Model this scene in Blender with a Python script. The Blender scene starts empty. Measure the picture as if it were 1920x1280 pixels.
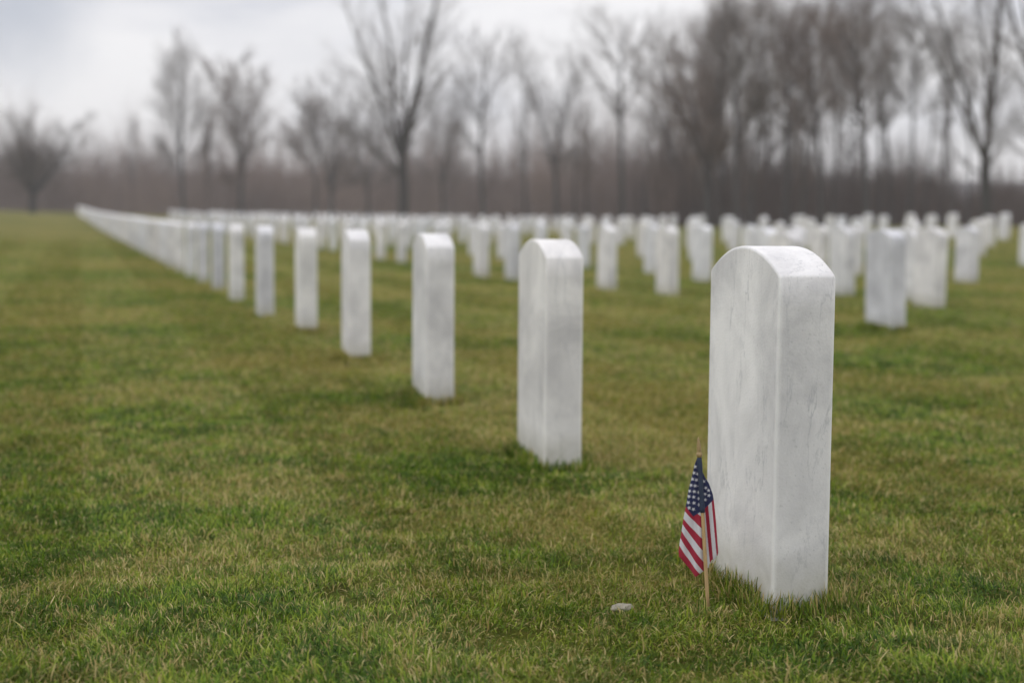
import bpy, math, random
import numpy as np
from mathutils import Vector, Matrix
R = math.radians
sc = bpy.context.scene
col = sc.collection

# ------------------------------------------------------------------ camera
CAM_H = 0.63
cam_d = bpy.data.cameras.new("camera")
cam_d.lens = 50; cam_d.sensor_width = 36; cam_d.clip_start = 0.05; cam_d.clip_end = 3000
cam_d.dof.use_dof = True; cam_d.dof.focus_distance = 2.40; cam_d.dof.aperture_fstop = 2.7
cam = bpy.data.objects.new("camera", cam_d); col.objects.link(cam)
cam.matrix_world = Matrix.Translation((0, 0, CAM_H)) @ Matrix.Rotation(R(90 - 4.87), 4, 'X') @ Matrix.Rotation(R(0.5), 4, 'Z')
sc.camera = cam

# ------------------------------------------------------------------ light, sky, exposure
SUN_EL, SUN_AZ = 50, -105            # azimuth clockwise from +Y
world = bpy.data.worlds.new("World"); sc.world = world; world.use_nodes = True
nt = world.node_tree; nt.nodes.clear()
def N(t, typ, **kw):
    n = t.nodes.new(typ)
    for k, v in kw.items():
        if k.startswith('i_'):
            key = k[2:].replace('_', ' ')
            n.inputs[int(key) if key.isdigit() else key].default_value = v
        else: setattr(n, k, v)
    return n
L = lambda t, a, b: t.links.new(a, b)
out = N(nt, 'ShaderNodeOutputWorld'); bg = N(nt, 'ShaderNodeBackground')
sky = N(nt, 'ShaderNodeTexSky'); sky.sky_type = 'NISHITA'; sky.sun_disc = False
sky.sun_elevation = R(SUN_EL); sky.sun_rotation = R(SUN_AZ)
tc = N(nt, 'ShaderNodeTexCoord')
mp = N(nt, 'ShaderNodeMapping'); mp.inputs['Scale'].default_value = (1, 1, 3.2); mp.inputs['Location'].default_value = (0.35, 0.0, 0.2)
n1 = N(nt, 'ShaderNodeTexNoise', i_Scale=3.4, i_Detail=5.0, i_Roughness=0.5, i_Distortion=0.4)
L(nt, tc.outputs['Generated'], mp.inputs['Vector']); L(nt, mp.outputs['Vector'], n1.inputs['Vector'])
cr = N(nt, 'ShaderNodeValToRGB')
cr.color_ramp.elements[0].position = 0.36; cr.color_ramp.elements[0].color = (0.70, 0.715, 0.775, 1)
cr.color_ramp.elements[1].position = 0.58; cr.color_ramp.elements[1].color = (1.0, 0.985, 0.995, 1)
e = cr.color_ramp.elements.new(0.46); e.color = (0.88, 0.875, 0.905, 1)
L(nt, n1.outputs['Fac'], cr.inputs['Fac'])
sx = N(nt, 'ShaderNodeSeparateXYZ'); L(nt, tc.outputs['Generated'], sx.inputs['Vector'])
mr = N(nt, 'ShaderNodeMapRange'); mr.inputs['From Min'].default_value = 0.12; mr.inputs['From Max'].default_value = 1.0
mr.inputs['To Min'].default_value = 1.0; mr.inputs['To Max'].default_value = 1.45
L(nt, sx.outputs['Z'], mr.inputs['Value'])
dd = N(nt, 'ShaderNodeVectorMath', operation='DISTANCE'); dd.inputs[1].default_value = (-0.335, 0.93, 0.152); L(nt, tc.outputs['Generated'], dd.inputs[0])
n2 = N(nt, 'ShaderNodeTexNoise', i_Scale=14.0, i_Detail=4.0); L(nt, tc.outputs['Generated'], n2.inputs['Vector'])
dn = N(nt, 'ShaderNodeMath', operation='MULTIPLY_ADD', i_1=0.09); L(nt, n2.outputs['Fac'], dn.inputs[0]); L(nt, dd.outputs['Value'], dn.inputs[2])
dm = N(nt, 'ShaderNodeMapRange', i_1=0.05, i_2=0.13, i_3=0.95, i_4=0.0, interpolation_type='SMOOTHSTEP'); L(nt, dn.outputs[0], dm.inputs[0])
cm = N(nt, 'ShaderNodeMix', data_type='RGBA'); cm.inputs[7].default_value = (0.57, 0.60, 0.67, 1); L(nt, dm.outputs[0], cm.inputs[0]); L(nt, cr.outputs['Color'], cm.inputs[6])
mul = N(nt, 'ShaderNodeVectorMath', operation='SCALE'); L(nt, cm.outputs[2], mul.inputs[0]); L(nt, mr.outputs['Result'], mul.inputs['Scale'])
ss = N(nt, 'ShaderNodeVectorMath', operation='SCALE', i_Scale=0.10); L(nt, sky.outputs['Color'], ss.inputs[0])
mx = N(nt, 'ShaderNodeMix', data_type='RGBA', i_0=0.92)
L(nt, ss.outputs['Vector'], mx.inputs[6]); L(nt, mul.outputs['Vector'], mx.inputs[7])
L(nt, mx.outputs[2], bg.inputs['Color']); bg.inputs['Strength'].default_value = 1.0
L(nt, bg.outputs['Background'], out.inputs['Surface'])

sd = bpy.data.lights.new("sun", 'SUN'); sd.energy = 0.5; sd.angle = R(40); sd.color = (1, 0.97, 0.93)
so = bpy.data.objects.new("sun", sd); col.objects.link(so)
so.rotation_euler = (R(90 - SUN_EL), 0, R(180 - SUN_AZ))
so.location = (0, 0, 30)

sc.view_settings.view_transform = 'Standard'; sc.view_settings.look = 'None'
sc.view_settings.exposure = 0.07; sc.view_settings.gamma = 1.0
sc.render.engine = 'CYCLES'
sc.cycles.use_denoising = True
sc.cycles.max_bounces = 6; sc.cycles.diffuse_bounces = 3; sc.cycles.glossy_bounces = 2
sc.cycles.transmission_bounces = 3; sc.cycles.volume_bounces = 0; sc.cycles.transparent_max_bounces = 4
sc.cycles.caustics_reflective = False; sc.cycles.caustics_refractive = False

rng = np.random.default_rng(7)
rnd = random.Random(11)

# ------------------------------------------------------------------ helpers
def tag(o, label=None, cat=None, group=None, kind=None):
    if label: o['label'] = label
    if cat: o['category'] = cat
    if group: o['group'] = group
    if kind: o['kind'] = kind
    return o
def empty(name, loc=(0, 0, 0), rz=0):
    o = bpy.data.objects.new(name, None); col.objects.link(o)
    o.location = loc; o.rotation_euler = (0, 0, rz); o.empty_display_size = 0.2
    return o
def mesh_obj(name, verts, faces, mat, parent=None, smooth=False):
    me = bpy.data.meshes.new(name); me.from_pydata(verts, [], faces); me.update()
    if mat: me.materials.append(mat)
    if smooth: me.shade_smooth()
    o = bpy.data.objects.new(name, me); col.objects.link(o)
    if parent: o.parent = parent
    return o
def np_mesh(name, V, quads=None, tris=None, mat=None, parent=None, smooth=False, attrs=None):
    me = bpy.data.meshes.new(name)
    nq = 0 if quads is None else len(quads); ntr = 0 if tris is None else len(tris)
    me.vertices.add(len(V)); me.vertices.foreach_set('co', np.ascontiguousarray(V, dtype=np.float32).ravel())
    loops = []
    if nq: loops.append(np.asarray(quads, dtype=np.int32).ravel())
    if ntr: loops.append(np.asarray(tris, dtype=np.int32).ravel())
    loops = np.concatenate(loops)
    me.loops.add(len(loops)); me.loops.foreach_set('vertex_index', loops)
    me.polygons.add(nq + ntr)
    starts = np.concatenate([np.arange(nq) * 4, nq * 4 + np.arange(ntr) * 3]).astype(np.int32)
    me.polygons.foreach_set('loop_start', starts)
    me.update(calc_edges=True)
    for k, a in (attrs or {}).items():
        if a.ndim == 1:
            at = me.attributes.new(k, 'FLOAT', 'POINT'); at.data.foreach_set('value', a.astype(np.float32))
        else:
            at = me.color_attributes.new(k, 'FLOAT_COLOR', 'POINT'); at.data.foreach_set('color', a.astype(np.float32).ravel())
    if mat: me.materials.append(mat)
    if smooth: me.shade_smooth()
    o = bpy.data.objects.new(name, me); col.objects.link(o)
    if parent: o.parent = parent
    return o

# value noise on numpy arrays
_g = np.random.default_rng(3).random((256, 256))
def vnoise(x, y):
    xi = np.floor(x).astype(int); yi = np.floor(y).astype(int)
    fx = x - xi; fy = y - yi; fx = fx * fx * (3 - 2 * fx); fy = fy * fy * (3 - 2 * fy)
    a = _g[xi % 256, yi % 256]; b = _g[(xi + 1) % 256, yi % 256]
    c = _g[xi % 256, (yi + 1) % 256]; d = _g[(xi + 1) % 256, (yi + 1) % 256]
    return (a * (1 - fx) + b * fx) * (1 - fy) + (c * (1 - fx) + d * fx) * fy

# ------------------------------------------------------------------ terrain height
_T = np.array([-.40, -.15, 0, .15, .35])
_Y = np.array([0, 18, 28, 36, 55, 80, 110, 130, 200, 600])
_Z = np.array([[0, 0, .07, .12, .28, .58, .95, 1.20, 0.9, 0.5],
               [0, 0, .05, .09, .20, .40, .55, .60, .4, .2],
               [0, 0, .04, .09, .20, .28, .30, .30, .2, .0],
               [0, 0, .09, .20, .30, .35, .35, .35, .2, .0],
               [0, .02, .18, .36, .50, .55, .55, .50, .3, .0]])
def gz(x, y):
    x = np.asarray(x, float); y = np.asarray(y, float)
    yy = np.maximum(y, 1e-3); t = np.clip(x / yy, _T[0], _T[-1])
    cols = np.stack([np.interp(yy, _Y, r) for r in _Z])
    k = np.clip(np.searchsorted(_T, t) - 1, 0, len(_T) - 2)
    f = (t - _T[k]) / (_T[k + 1] - _T[k]); f = f * f * (3 - 2 * f)
    idx = np.arange(t.size).reshape(t.shape)
    cf = cols.reshape(len(_T), -1); kk = k.ravel(); ii = idx.ravel()
    z = cf[kk, ii].reshape(t.shape) * (1 - f) + cf[kk + 1, ii].reshape(t.shape) * f
    return z
SOIL = -0.043

# ------------------------------------------------------------------ materials
def new_mat(name):
    m = bpy.data.materials.new(name); m.use_nodes = True; m.node_tree.nodes.clear(); return m, m.node_tree
def ramp(t, stops):
    r = N(t, 'ShaderNodeValToRGB'); el = r.color_ramp.elements
    while len(el) < len(stops): el.new(0.5)
    for e, (p, c) in zip(el, stops): e.position = p; e.color = tuple(c) + (1,) if len(c) == 3 else c
    return r
def mixc(t, fac, a, b, mode='MIX'):
    m = N(t, 'ShaderNodeMix', data_type='RGBA', blend_type=mode)
    for s, v in ((0, fac), (6, a), (7, b)):
        if isinstance(v, (int, float)): m.inputs[s].default_value = v
        elif isinstance(v, tuple): m.inputs[s].default_value = v + (1,) if len(v) == 3 else v
        else: L(t, v, m.inputs[s])
    return m.outputs[2]

def marble():
    m, t = new_mat("marble")
    o = N(t, 'ShaderNodeOutputMaterial'); p = N(t, 'ShaderNodeBsdfPrincipled')
    tc = N(t, 'ShaderNodeTexCoord'); oi = N(t, 'ShaderNodeObjectInfo')
    ad = N(t, 'ShaderNodeVectorMath', operation='ADD'); sc_ = N(t, 'ShaderNodeMath', operation='MULTIPLY', i_1=23.0)
    L(t, oi.outputs['Random'], sc_.inputs[0]); L(t, tc.outputs['Object'], ad.inputs[0]); L(t, sc_.outputs[0], ad.inputs[1])
    c0 = ad.outputs[0]
    a = N(t, 'ShaderNodeTexNoise', i_Scale=5.0, i_Detail=7.0, i_Roughness=0.62, i_Distortion=0.5); L(t, c0, a.inputs['Vector'])
    ra = ramp(t, [(0.36, (0, 0, 0)), (0.72, (1, 1, 1))]); L(t, a.outputs['Fac'], ra.inputs['Fac'])
    base = mixc(t, ra.outputs['Color'], (0.865, 0.855, 0.855), (0.51, 0.505, 0.52))
    # vertical weathering and faint veins
    mp = N(t, 'ShaderNodeMapping'); mp.inputs['Scale'].default_value = (30, 30, 3.0); mp.inputs['Rotation'].default_value = (0.05, 0.1, 0); L(t, c0, mp.inputs['Vector'])
    b = N(t, 'ShaderNodeTexNoise', i_Scale=1.0, i_Detail=6.0, i_Roughness=0.65); L(t, mp.outputs['Vector'], b.inputs['Vector'])
    rb = ramp(t, [(0.56, (0, 0, 0)), (0.78, (1, 1, 1))]); L(t, b.outputs['Fac'], rb.inputs['Fac'])
    msk = N(t, 'ShaderNodeTexNoise', i_Scale=4.5, i_Detail=3.0); L(t, c0, msk.inputs['Vector'])
    rm = ramp(t, [(0.42, (0, 0, 0)), (0.66, (1, 1, 1))]); L(t, msk.outputs['Fac'], rm.inputs['Fac'])
    f1 = N(t, 'ShaderNodeMath', operation='MULTIPLY'); L(t, rb.outputs['Color'], f1.inputs[0]); L(t, rm.outputs['Color'], f1.inputs[1])
    f1b = N(t, 'ShaderNodeMath', operation='MULTIPLY', i_1=0.8); L(t, f1.outputs[0], f1b.inputs[0])
    base = mixc(t, f1b.outputs[0], base, (0.50, 0.51, 0.53))
    # diagonal veins: thin band of a distorted noise
    mv = N(t, 'ShaderNodeMapping'); mv.inputs['Scale'].default_value = (9, 9, 2.0); mv.inputs['Rotation'].default_value = (0.35, 0.5, 0); L(t, c0, mv.inputs['Vector'])
    v = N(t, 'ShaderNodeTexNoise', i_Scale=1.0, i_Detail=8.0, i_Roughness=0.62, i_Distortion=0.3); L(t, mv.outputs['Vector'], v.inputs['Vector'])
    rv = ramp(t, [(0.490, (0, 0, 0)), (0.50, (1, 1, 1)), (0.510, (0, 0, 0))]); L(t, v.outputs['Fac'], rv.inputs['Fac'])
    m2 = N(t, 'ShaderNodeTexNoise', i_Scale=7.0, i_Detail=4.0); L(t, c0, m2.inputs['Vector'])
    r2 = ramp(t, [(0.38, (0, 0, 0)), (0.66, (1, 1, 1))]); L(t, m2.outputs['Fac'], r2.inputs['Fac'])
    f2 = N(t, 'ShaderNodeMath', operation='MULTIPLY'); L(t, rv.outputs['Color'], f2.inputs[0]); L(t, r2.outputs['Color'], f2.inputs[1])
    f2b = N(t, 'ShaderNodeMath', operation='MULTIPLY', i_1=0.60); L(t, f2.outputs[0], f2b.inputs[0])
    base = mixc(t, f2b.outputs[0], base, (0.40, 0.41, 0.43))
    # pits and lichen specks
    s = N(t, 'ShaderNodeTexNoise', i_Scale=170.0, i_Detail=3.0, i_Roughness=0.7); L(t, c0, s.inputs['Vector'])
    rs = ramp(t, [(0.60, (0, 0, 0)), (0.72, (1, 1, 1))]); L(t, s.outputs['Fac'], rs.inputs['Fac'])
    sf = N(t, 'ShaderNodeMath', operation='MULTIPLY', i_1=0.55); L(t, rs.outputs['Color'], sf.inputs[0])
    base = mixc(t, sf.outputs[0], base, (0.42, 0.43, 0.43))
    # mower stain on the lowest few centimetres
    sp = N(t, 'ShaderNodeSeparateXYZ'); L(t, tc.outputs['Object'], sp.inputs[0])
    st = N(t, 'ShaderNodeMapRange', i_1=0.0, i_2=0.08, i_3=1.2, i_4=0.0); L(t, sp.outputs['Z'], st.inputs[0])
    sn = N(t, 'ShaderNodeTexNoise', i_Scale=22.0, i_Detail=4.0); L(t, c0, sn.inputs['Vector'])
    stm = N(t, 'ShaderNodeMath', operation='MULTIPLY'); L(t, st.outputs[0], stm.inputs[0]); L(t, sn.outputs['Fac'], stm.inputs[1])
    base = mixc(t, stm.outputs[0], base, (0.42, 0.41, 0.34))
    # edge highlight painted into the colour: paler arrises where the two faces meet
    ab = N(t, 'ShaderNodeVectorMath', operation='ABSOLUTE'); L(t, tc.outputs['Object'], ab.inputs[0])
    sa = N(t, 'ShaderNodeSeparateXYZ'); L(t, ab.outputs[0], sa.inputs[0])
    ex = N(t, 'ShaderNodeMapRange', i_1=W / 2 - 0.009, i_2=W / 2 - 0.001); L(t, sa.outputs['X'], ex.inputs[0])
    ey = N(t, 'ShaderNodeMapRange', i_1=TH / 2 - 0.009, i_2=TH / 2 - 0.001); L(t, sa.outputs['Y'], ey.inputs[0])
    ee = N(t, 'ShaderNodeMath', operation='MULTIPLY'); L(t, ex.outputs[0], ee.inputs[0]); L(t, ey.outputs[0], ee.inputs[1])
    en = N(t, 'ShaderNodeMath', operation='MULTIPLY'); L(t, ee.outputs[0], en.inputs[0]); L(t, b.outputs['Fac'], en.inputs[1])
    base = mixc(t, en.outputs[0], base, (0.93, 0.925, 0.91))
    base = mixc(t, 1.0, base, oi.outputs['Color'], 'MULTIPLY')
    L(t, base, p.inputs['Base Color'])
    p.inputs['Roughness'].default_value = 0.55
    p.inputs['Specular IOR Level'].default_value = 0.3
    p.inputs['Subsurface Weight'].default_value = 0.15; p.inputs['Subsurface Radius'].default_value = (0.012, 0.011, 0.010); p.inputs['Subsurface Scale'].default_value = 1.0
    bn = N(t, 'ShaderNodeTexNoise', i_Scale=240.0, i_Detail=3.0); L(t, c0, bn.inputs['Vector'])
    bp = N(t, 'ShaderNodeBump', i_Strength=0.25, i_Distance=0.002); L(t, bn.outputs['Fac'], bp.inputs['Height']); L(t, bp.outputs[0], p.inputs['Normal'])
    L(t, p.outputs[0], o.inputs[0]); return m

# lawn patches shared by the soil sheet and the blades: dryness from world position
def dryness(t):
    g = N(t, 'ShaderNodeNewGeometry')
    mp = N(t, 'ShaderNodeMapping'); mp.inputs['Scale'].default_value = (0.8, 1.0, 0.2); L(t, g.outputs['Position'], mp.inputs['Vector'])
    a = N(t, 'ShaderNodeTexNoise', i_Scale=1.5, i_Detail=5.0, i_Roughness=0.62, i_Distortion=0.5); L(t, mp.outputs[0], a.inputs['Vector'])
    b = N(t, 'ShaderNodeTexNoise', i_Scale=0.28, i_Detail=3.0, i_Roughness=0.5); L(t, mp.outputs[0], b.inputs['Vector'])
    s0 = N(t, 'ShaderNodeMath', operation='ADD'); L(t, a.outputs['Fac'], s0.inputs[0]); L(t, b.outputs['Fac'], s0.inputs[1])
    h = N(t, 'ShaderNodeTexNoise', i_Scale=13.0, i_Detail=3.0, i_Roughness=0.6); L(t, g.outputs['Position'], h.inputs['Vector'])
    s1 = N(t, 'ShaderNodeMath', operation='MULTIPLY_ADD', i_1=0.45, i_2=0.0); L(t, h.outputs['Fac'], s1.inputs[0]); L(t, s0.outputs[0], s1.inputs[2])
    # the open lawn beyond the first stones is drier than the turf at the near end
    sy = N(t, 'ShaderNodeSeparateXYZ'); L(t, g.outputs['Position'], sy.inputs[0])
    fy = N(t, 'ShaderNodeMapRange', i_1=2.6, i_2=8.0, i_3=-0.235, i_4=-0.178); L(t, sy.outputs['Y'], fy.inputs[0])
    s = N(t, 'ShaderNodeMath', operation='ADD'); L(t, s1.outputs[0], s.inputs[0]); L(t, fy.outputs[0], s.inputs[1])
    mr = N(t, 'ShaderNodeMapRange', i_1=0.88, i_2=1.14, i_3=0.0, i_4=1.0); L(t, s.outputs[0], mr.inputs[0])
    # worn straw-coloured patch behind the flag headstone
    d = N(t, 'ShaderNodeVectorMath', operation='DISTANCE'); d.inputs[1].default_value = (0.50, 4.3, 0); L(t, g.outputs['Position'], d.inputs[0])
    dm = N(t, 'ShaderNodeMapRange', i_1=0.10, i_2=0.70, i_3=1.0, i_4=0.0); L(t, d.outputs['Value'], dm.inputs[0])
    s2 = N(t, 'ShaderNodeMath', operation='ADD', use_clamp=True); L(t, mr.outputs[0], s2.inputs[0]); L(t, dm.outputs[0], s2.inputs[1])
    return s2.outputs[0], g

def ground_mat():
    m, t = new_mat("lawn_soil")
    o = N(t, 'ShaderNodeOutputMaterial'); p = N(t, 'ShaderNodeBsdfPrincipled', i_Roughness=0.95)
    dry, g = dryness(t)
    r = ramp(t, [(0.0, (0.080, 0.105, 0.016)), (0.5, (0.145, 0.150, 0.028)), (1.0, (0.24, 0.205, 0.058))]); L(t, dry, r.inputs['Fac'])
    f = N(t, 'ShaderNodeTexNoise', i_Scale=60.0, i_Detail=4.0, i_Roughness=0.7); L(t, g.outputs['Position'], f.inputs['Vector'])
    rf = ramp(t, [(0.3, (0.55, 0.55, 0.5)), (0.7, (1.15, 1.15, 1.1))]); L(t, f.outputs['Fac'], rf.inputs['Fac'])
    c = mixc(t, 1.0, r.outputs['Color'], rf.outputs['Color'], 'MULTIPLY')
    L(t, c, p.inputs['Base Color']); p.inputs['Specular IOR Level'].default_value = 0.1
    bp = N(t, 'ShaderNodeBump', i_Strength=0.7, i_Distance=0.02); L(t, f.outputs['Fac'], bp.inputs['Height']); L(t, bp.outputs[0], p.inputs['Normal'])
    L(t, p.outputs[0], o.inputs[0]); return m

def blade_mat():
    m, t = new_mat("grass_blades")
    o = N(t, 'ShaderNodeOutputMaterial'); p = N(t, 'ShaderNodeBsdfPrincipled', i_Roughness=0.6)
    p.inputs['Specular IOR Level'].default_value = 0.25
    dry, g = dryness(t)
    ar = N(t, 'ShaderNodeAttribute', attribute_name='tint'); at = N(t, 'ShaderNodeAttribute', attribute_name='tip')
    green = ramp(t, [(0.0, (0.030, 0.075, 0.008)), (0.4, (0.078, 0.158, 0.012)), (0.75, (0.165, 0.275, 0.018)), (1.0, (0.330, 0.400, 0.045))]); pn = N(t, 'ShaderNodeTexNoise', i_Scale=9.0, i_Detail=3.0); L(t, g.outputs['Position'], pn.inputs['Vector'])
    pm = N(t, 'ShaderNodeMapRange', i_1=0.35, i_2=0.65, i_3=-0.28, i_4=0.28); L(t, pn.outputs['Fac'], pm.inputs[0])
    pa = N(t, 'ShaderNodeMath', operation='ADD', use_clamp=True); L(t, pm.outputs[0], pa.inputs[0]); L(t, ar.outputs['Fac'], pa.inputs[1])
    L(t, pa.outputs[0], green.inputs['Fac'])
    straw = ramp(t, [(0.0, (0.36, 0.26, 0.09)), (0.5, (0.52, 0.40, 0.17)), (1.0, (0.68, 0.56, 0.30))]); L(t, ar.outputs['Fac'], straw.inputs['Fac'])
    # a blade is straw when its own number falls under the patch dryness; tips dry first
    ad = N(t, 'ShaderNodeAttribute', attribute_name='dry')
    q = N(t, 'ShaderNodeMath', operation='MULTIPLY_ADD', i_1=0.42, i_2=-0.07); L(t, dry, q.inputs[0])
    q2 = N(t, 'ShaderNodeMath', operation='MULTIPLY_ADD', i_1=0.34); L(t, at.outputs['Fac'], q2.inputs[0]); L(t, q.outputs[0], q2.inputs[2])
    q3 = N(t, 'ShaderNodeMath', operation='SUBTRACT'); L(t, q2.outputs[0], q3.inputs[0]); L(t, ad.outputs['Fac'], q3.inputs[1])
    q4 = N(t, 'ShaderNodeMapRange', i_1=-0.06, i_2=0.08, i_3=0.0, i_4=1.0); L(t, q3.outputs[0], q4.inputs[0])
    c = mixc(t, q4.outputs[0], green.outputs['Color'], straw.outputs['Color'])
    ol = N(t, 'ShaderNodeMath', operation='MULTIPLY', i_1=0.42); L(t, dry, ol.inputs[0])
    c = mixc(t, ol.outputs[0], c, (0.31, 0.28, 0.055))
    L(t, c, p.inputs['Base Color'])
    tr = N(t, 'ShaderNodeBsdfTranslucent'); L(t, c, tr.inputs['Color'])
    ms = N(t, 'ShaderNodeMixShader', i_0=0.30); L(t, p.outputs[0], ms.inputs[1]); L(t, tr.outputs[0], ms.inputs[2])
    L(t, ms.outputs[0], o.inputs[0]); return m

def simple(name, colr, rough=0.8, noise=None, spread=0.3, bump=0.0, spec=0.2, wood=False):
    m, t = new_mat(name)
    o = N(t, 'ShaderNodeOutputMaterial'); p = N(t, 'ShaderNodeBsdfPrincipled', i_Roughness=rough)
    p.inputs['Specular IOR Level'].default_value = spec
    if noise:
        tc = N(t, 'ShaderNodeTexCoord'); mp = N(t, 'ShaderNodeMapping'); L(t, tc.outputs['Object'], mp.inputs['Vector'])
        if wood: mp.inputs['Scale'].default_value = (1, 1, 0.06)
        n = N(t, 'ShaderNodeTexNoise', i_Scale=noise, i_Detail=5.0, i_Roughness=0.6); L(t, mp.outputs[0], n.inputs['Vector'])
        a = tuple(c * (1 - spread) for c in colr); b = tuple(min(1, c * (1 + spread)) for c in colr)
        r = ramp(t, [(0.3, a), (0.7, b)]); L(t, n.outputs['Fac'], r.inputs['Fac']); L(t, r.outputs['Color'], p.inputs['Base Color'])
        if bump:
            bp = N(t, 'ShaderNodeBump', i_Strength=0.5, i_Distance=bump); L(t, n.outputs['Fac'], bp.inputs['Height']); L(t, bp.outputs[0], p.inputs['Normal'])
    else: p.inputs['Base Color'].default_value = tuple(colr) + (1,)
    L(t, p.outputs[0], o.inputs[0]); return m
W, TH, SH, RISE = 0.33, 0.102, 0.540, 0.048
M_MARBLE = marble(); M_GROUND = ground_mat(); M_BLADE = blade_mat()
M_BARK = simple("grey_bark", (0.066, 0.062, 0.057), 0.9, 6, 0.3)
M_TWIG = simple("grey_twigs", (0.150, 0.130, 0.115), 0.9, 0.8, 0.2)
M_TWIGB = simple("brown_twigs", (0.170, 0.128, 0.102), 0.9, 0.8, 0.2)
M_BRUSH = simple("brush_stems", (0.235, 0.178, 0.152), 0.9, 0.09, 0.5)
M_HILL = simple("wooded_hill", (0.10, 0.095, 0.10), 0.95, 0.06, 0.25)

# ------------------------------------------------------------------ ground sheet
def axis(n, lim, k):
    s = np.linspace(-1, 1, n); return np.sinh(s * k) / np.sinh(k) * lim
gx = axis(241, 600, 5.5); gy = axis(361, 600, 5.5)
GX, GY = np.meshgrid(gx, gy, indexing='ij')
GZ = gz(GX, GY) + SOIL
nx, ny = GX.shape
ii = (np.arange(nx - 1)[:, None] * ny + np.arange(ny - 1)[None, :]).ravel()
g = np_mesh("ground", np.stack([GX, GY, GZ], -1).reshape(-1, 3), quads=np.stack([ii, ii + ny, ii + ny + 1, ii + 1], -1), mat=M_GROUND, smooth=True)
tag(g, kind='structure')

# ------------------------------------------------------------------ headstones

def headstone_mesh():
    # profile in local x (width, along the row = local +X), thickness local y; z=0 at the turf surface
    hw = W / 2; r = (hw * hw + RISE * RISE) / (2 * RISE); a0 = math.asin(hw / r); cz = SH + RISE - r
    def prof(inset):
        pts = [(-hw + inset, -0.10), (hw - inset, -0.10)]
        n = 28
        rr = r - inset
        a1 = math.asin((hw - inset) / rr)
        # soft shoulders: end the arc a little short of the side
        for i in range(n + 1):
            a = a1 * 0.975 - 2 * a1 * 0.975 * i / n
            pts.append((rr * math.sin(a), cz + rr * math.cos(a)))
        return pts
    def with_side(pts):
        x0, z0 = pts[0]; x1, z1 = pts[1]
        sh_r = pts[2]; sh_l = pts[-1]
        steps = [k / 12 for k in range(1, 12)]
        right = [(x1, z1 + (sh_r[1] - 0.005 - z1) * s) for s in steps] + [(x1, sh_r[1] - 0.005)]
        left = [(x0, sh_l[1] - 0.005)] + [(x0, z1 + (sh_l[1] - 0.005 - z1) * s) for s in reversed(steps)]
        return [pts[0], pts[1]] + right + pts[2:] + left
    rings = []
    for inset, y in ((0.005, -TH / 2), (0.0022, -TH / 2 + 0.0008), (0.0006, -TH / 2 + 0.0024), (0, -TH / 2 + 0.005),
                     (0, TH / 2 - 0.005), (0.0006, TH / 2 - 0.0024), (0.0022, TH / 2 - 0.0008), (0.005, TH / 2)):
        rings.append([(x, y, z) for x, z in with_side(prof(inset))])
    n = len(rings[0]); V = [v for rg in rings for v in rg]; F = []
    for k in range(len(rings) - 1):
        for i in range(n):
            j = (i + 1) % n
            F.append((k * n + i, k * n + j, (k + 1) * n + j, (k + 1) * n + i))
    F.append(tuple(reversed(range(n)))); F.append(tuple((len(rings) - 1) * n + i for i in range(n)))
    me = bpy.data.meshes.new("headstone"); me.from_pydata(V, [], [tuple(reversed(f)) for f in F]); me.update()
    import bmesh
    bm = bmesh.new(); bm.from_mesh(me); bmesh.ops.recalc_face_normals(bm, faces=bm.faces); bm.to_mesh(me); bm.free()
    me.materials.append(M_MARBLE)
    me.shade_smooth()
    # flat caps stay flat
    for p in me.polygons:
        if len(p.vertices) > 4: p.use_smooth = False
    return me
ME_STONE = headstone_mesh()
ANG = R(12.3)
d_row = np.array([-math.sin(ANG), math.cos(ANG)]); d_th = np.array([math.cos(ANG), math.sin(ANG)])
STONES = []      # (centre x, y, rz, scale z, tint, label, group)
def from_corner(x, y, ang=12.3):
    a = R(ang); dr = np.array([-math.sin(a), math.cos(a)]); dt = np.array([math.cos(a), math.sin(a)])
    c = np.array([x, y]) - dt * TH / 2 + dr * W / 2
    return float(c[0]), float(c[1])
def add_stone(x, y, label, group, ang=12.3, h=1.0, tint=None, tilt=None):
    if tint is None:
        v = rnd.uniform(0.92, 1.0); b = rnd.uniform(-0.02, 0.03)
        tint = (v - b * 0.6, v, min(1, v + b))
    if tilt is None: tilt = (rnd.gauss(0, R(0.8)), rnd.gauss(0, R(0.8)))
    STONES.append((x, y, R(90 + ang), h, tint, label, group, tilt))
GR1 = "headstones of the long left-hand row"
row1 = [((.5440, 2.385), 12.3, 1.0, (1, 1, 1), "tall white marble headstone in sharp focus with a small flag beside it"),
        ((.187, 3.73), 12.3, .985, (1.0, .99, .975), "second headstone of the long row, slightly blurred, next left of the flag headstone"),
        ((-.205, 5.03), 12.3, .985, (.97, .97, .97), "third headstone of the long row, with a grey stained vertical edge"),
        ((-.652, 6.54), 12.5, .985, (.98, .98, .98), "fourth headstone of the long row counting from the flag headstone"),
        ((-1.12, 8.16), 13, .98, (.99, .985, .965), "fifth headstone of the long row counting from the flag headstone"),
        ((-1.627, 9.70), 14, .98, (.92, .93, .955), "sixth headstone of the long row, faintly bluish and streaked grey"),
        ((-2.17, 11.5), 15, .98, (.98, .975, .96), "seventh headstone of the long row counting from the flag headstone"),
        ((-2.69, 13.3), 15, .98, (.78, .80, .84), "darkest blue-grey headstone of the long row, eighth from the flag headstone"),
        ((-3.16, 14.8), 15, .98, (.87, .885, .92), "ninth headstone of the long row, pale blue-grey, behind the darkest one"),]
for (c, a, h, tn, lb) in row1:
    x, y = from_corner(*c, a); add_stone(x, y, lb, GR1, a, h, tn, (0, R(0.2)))
y = 16.2; k = 10
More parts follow.
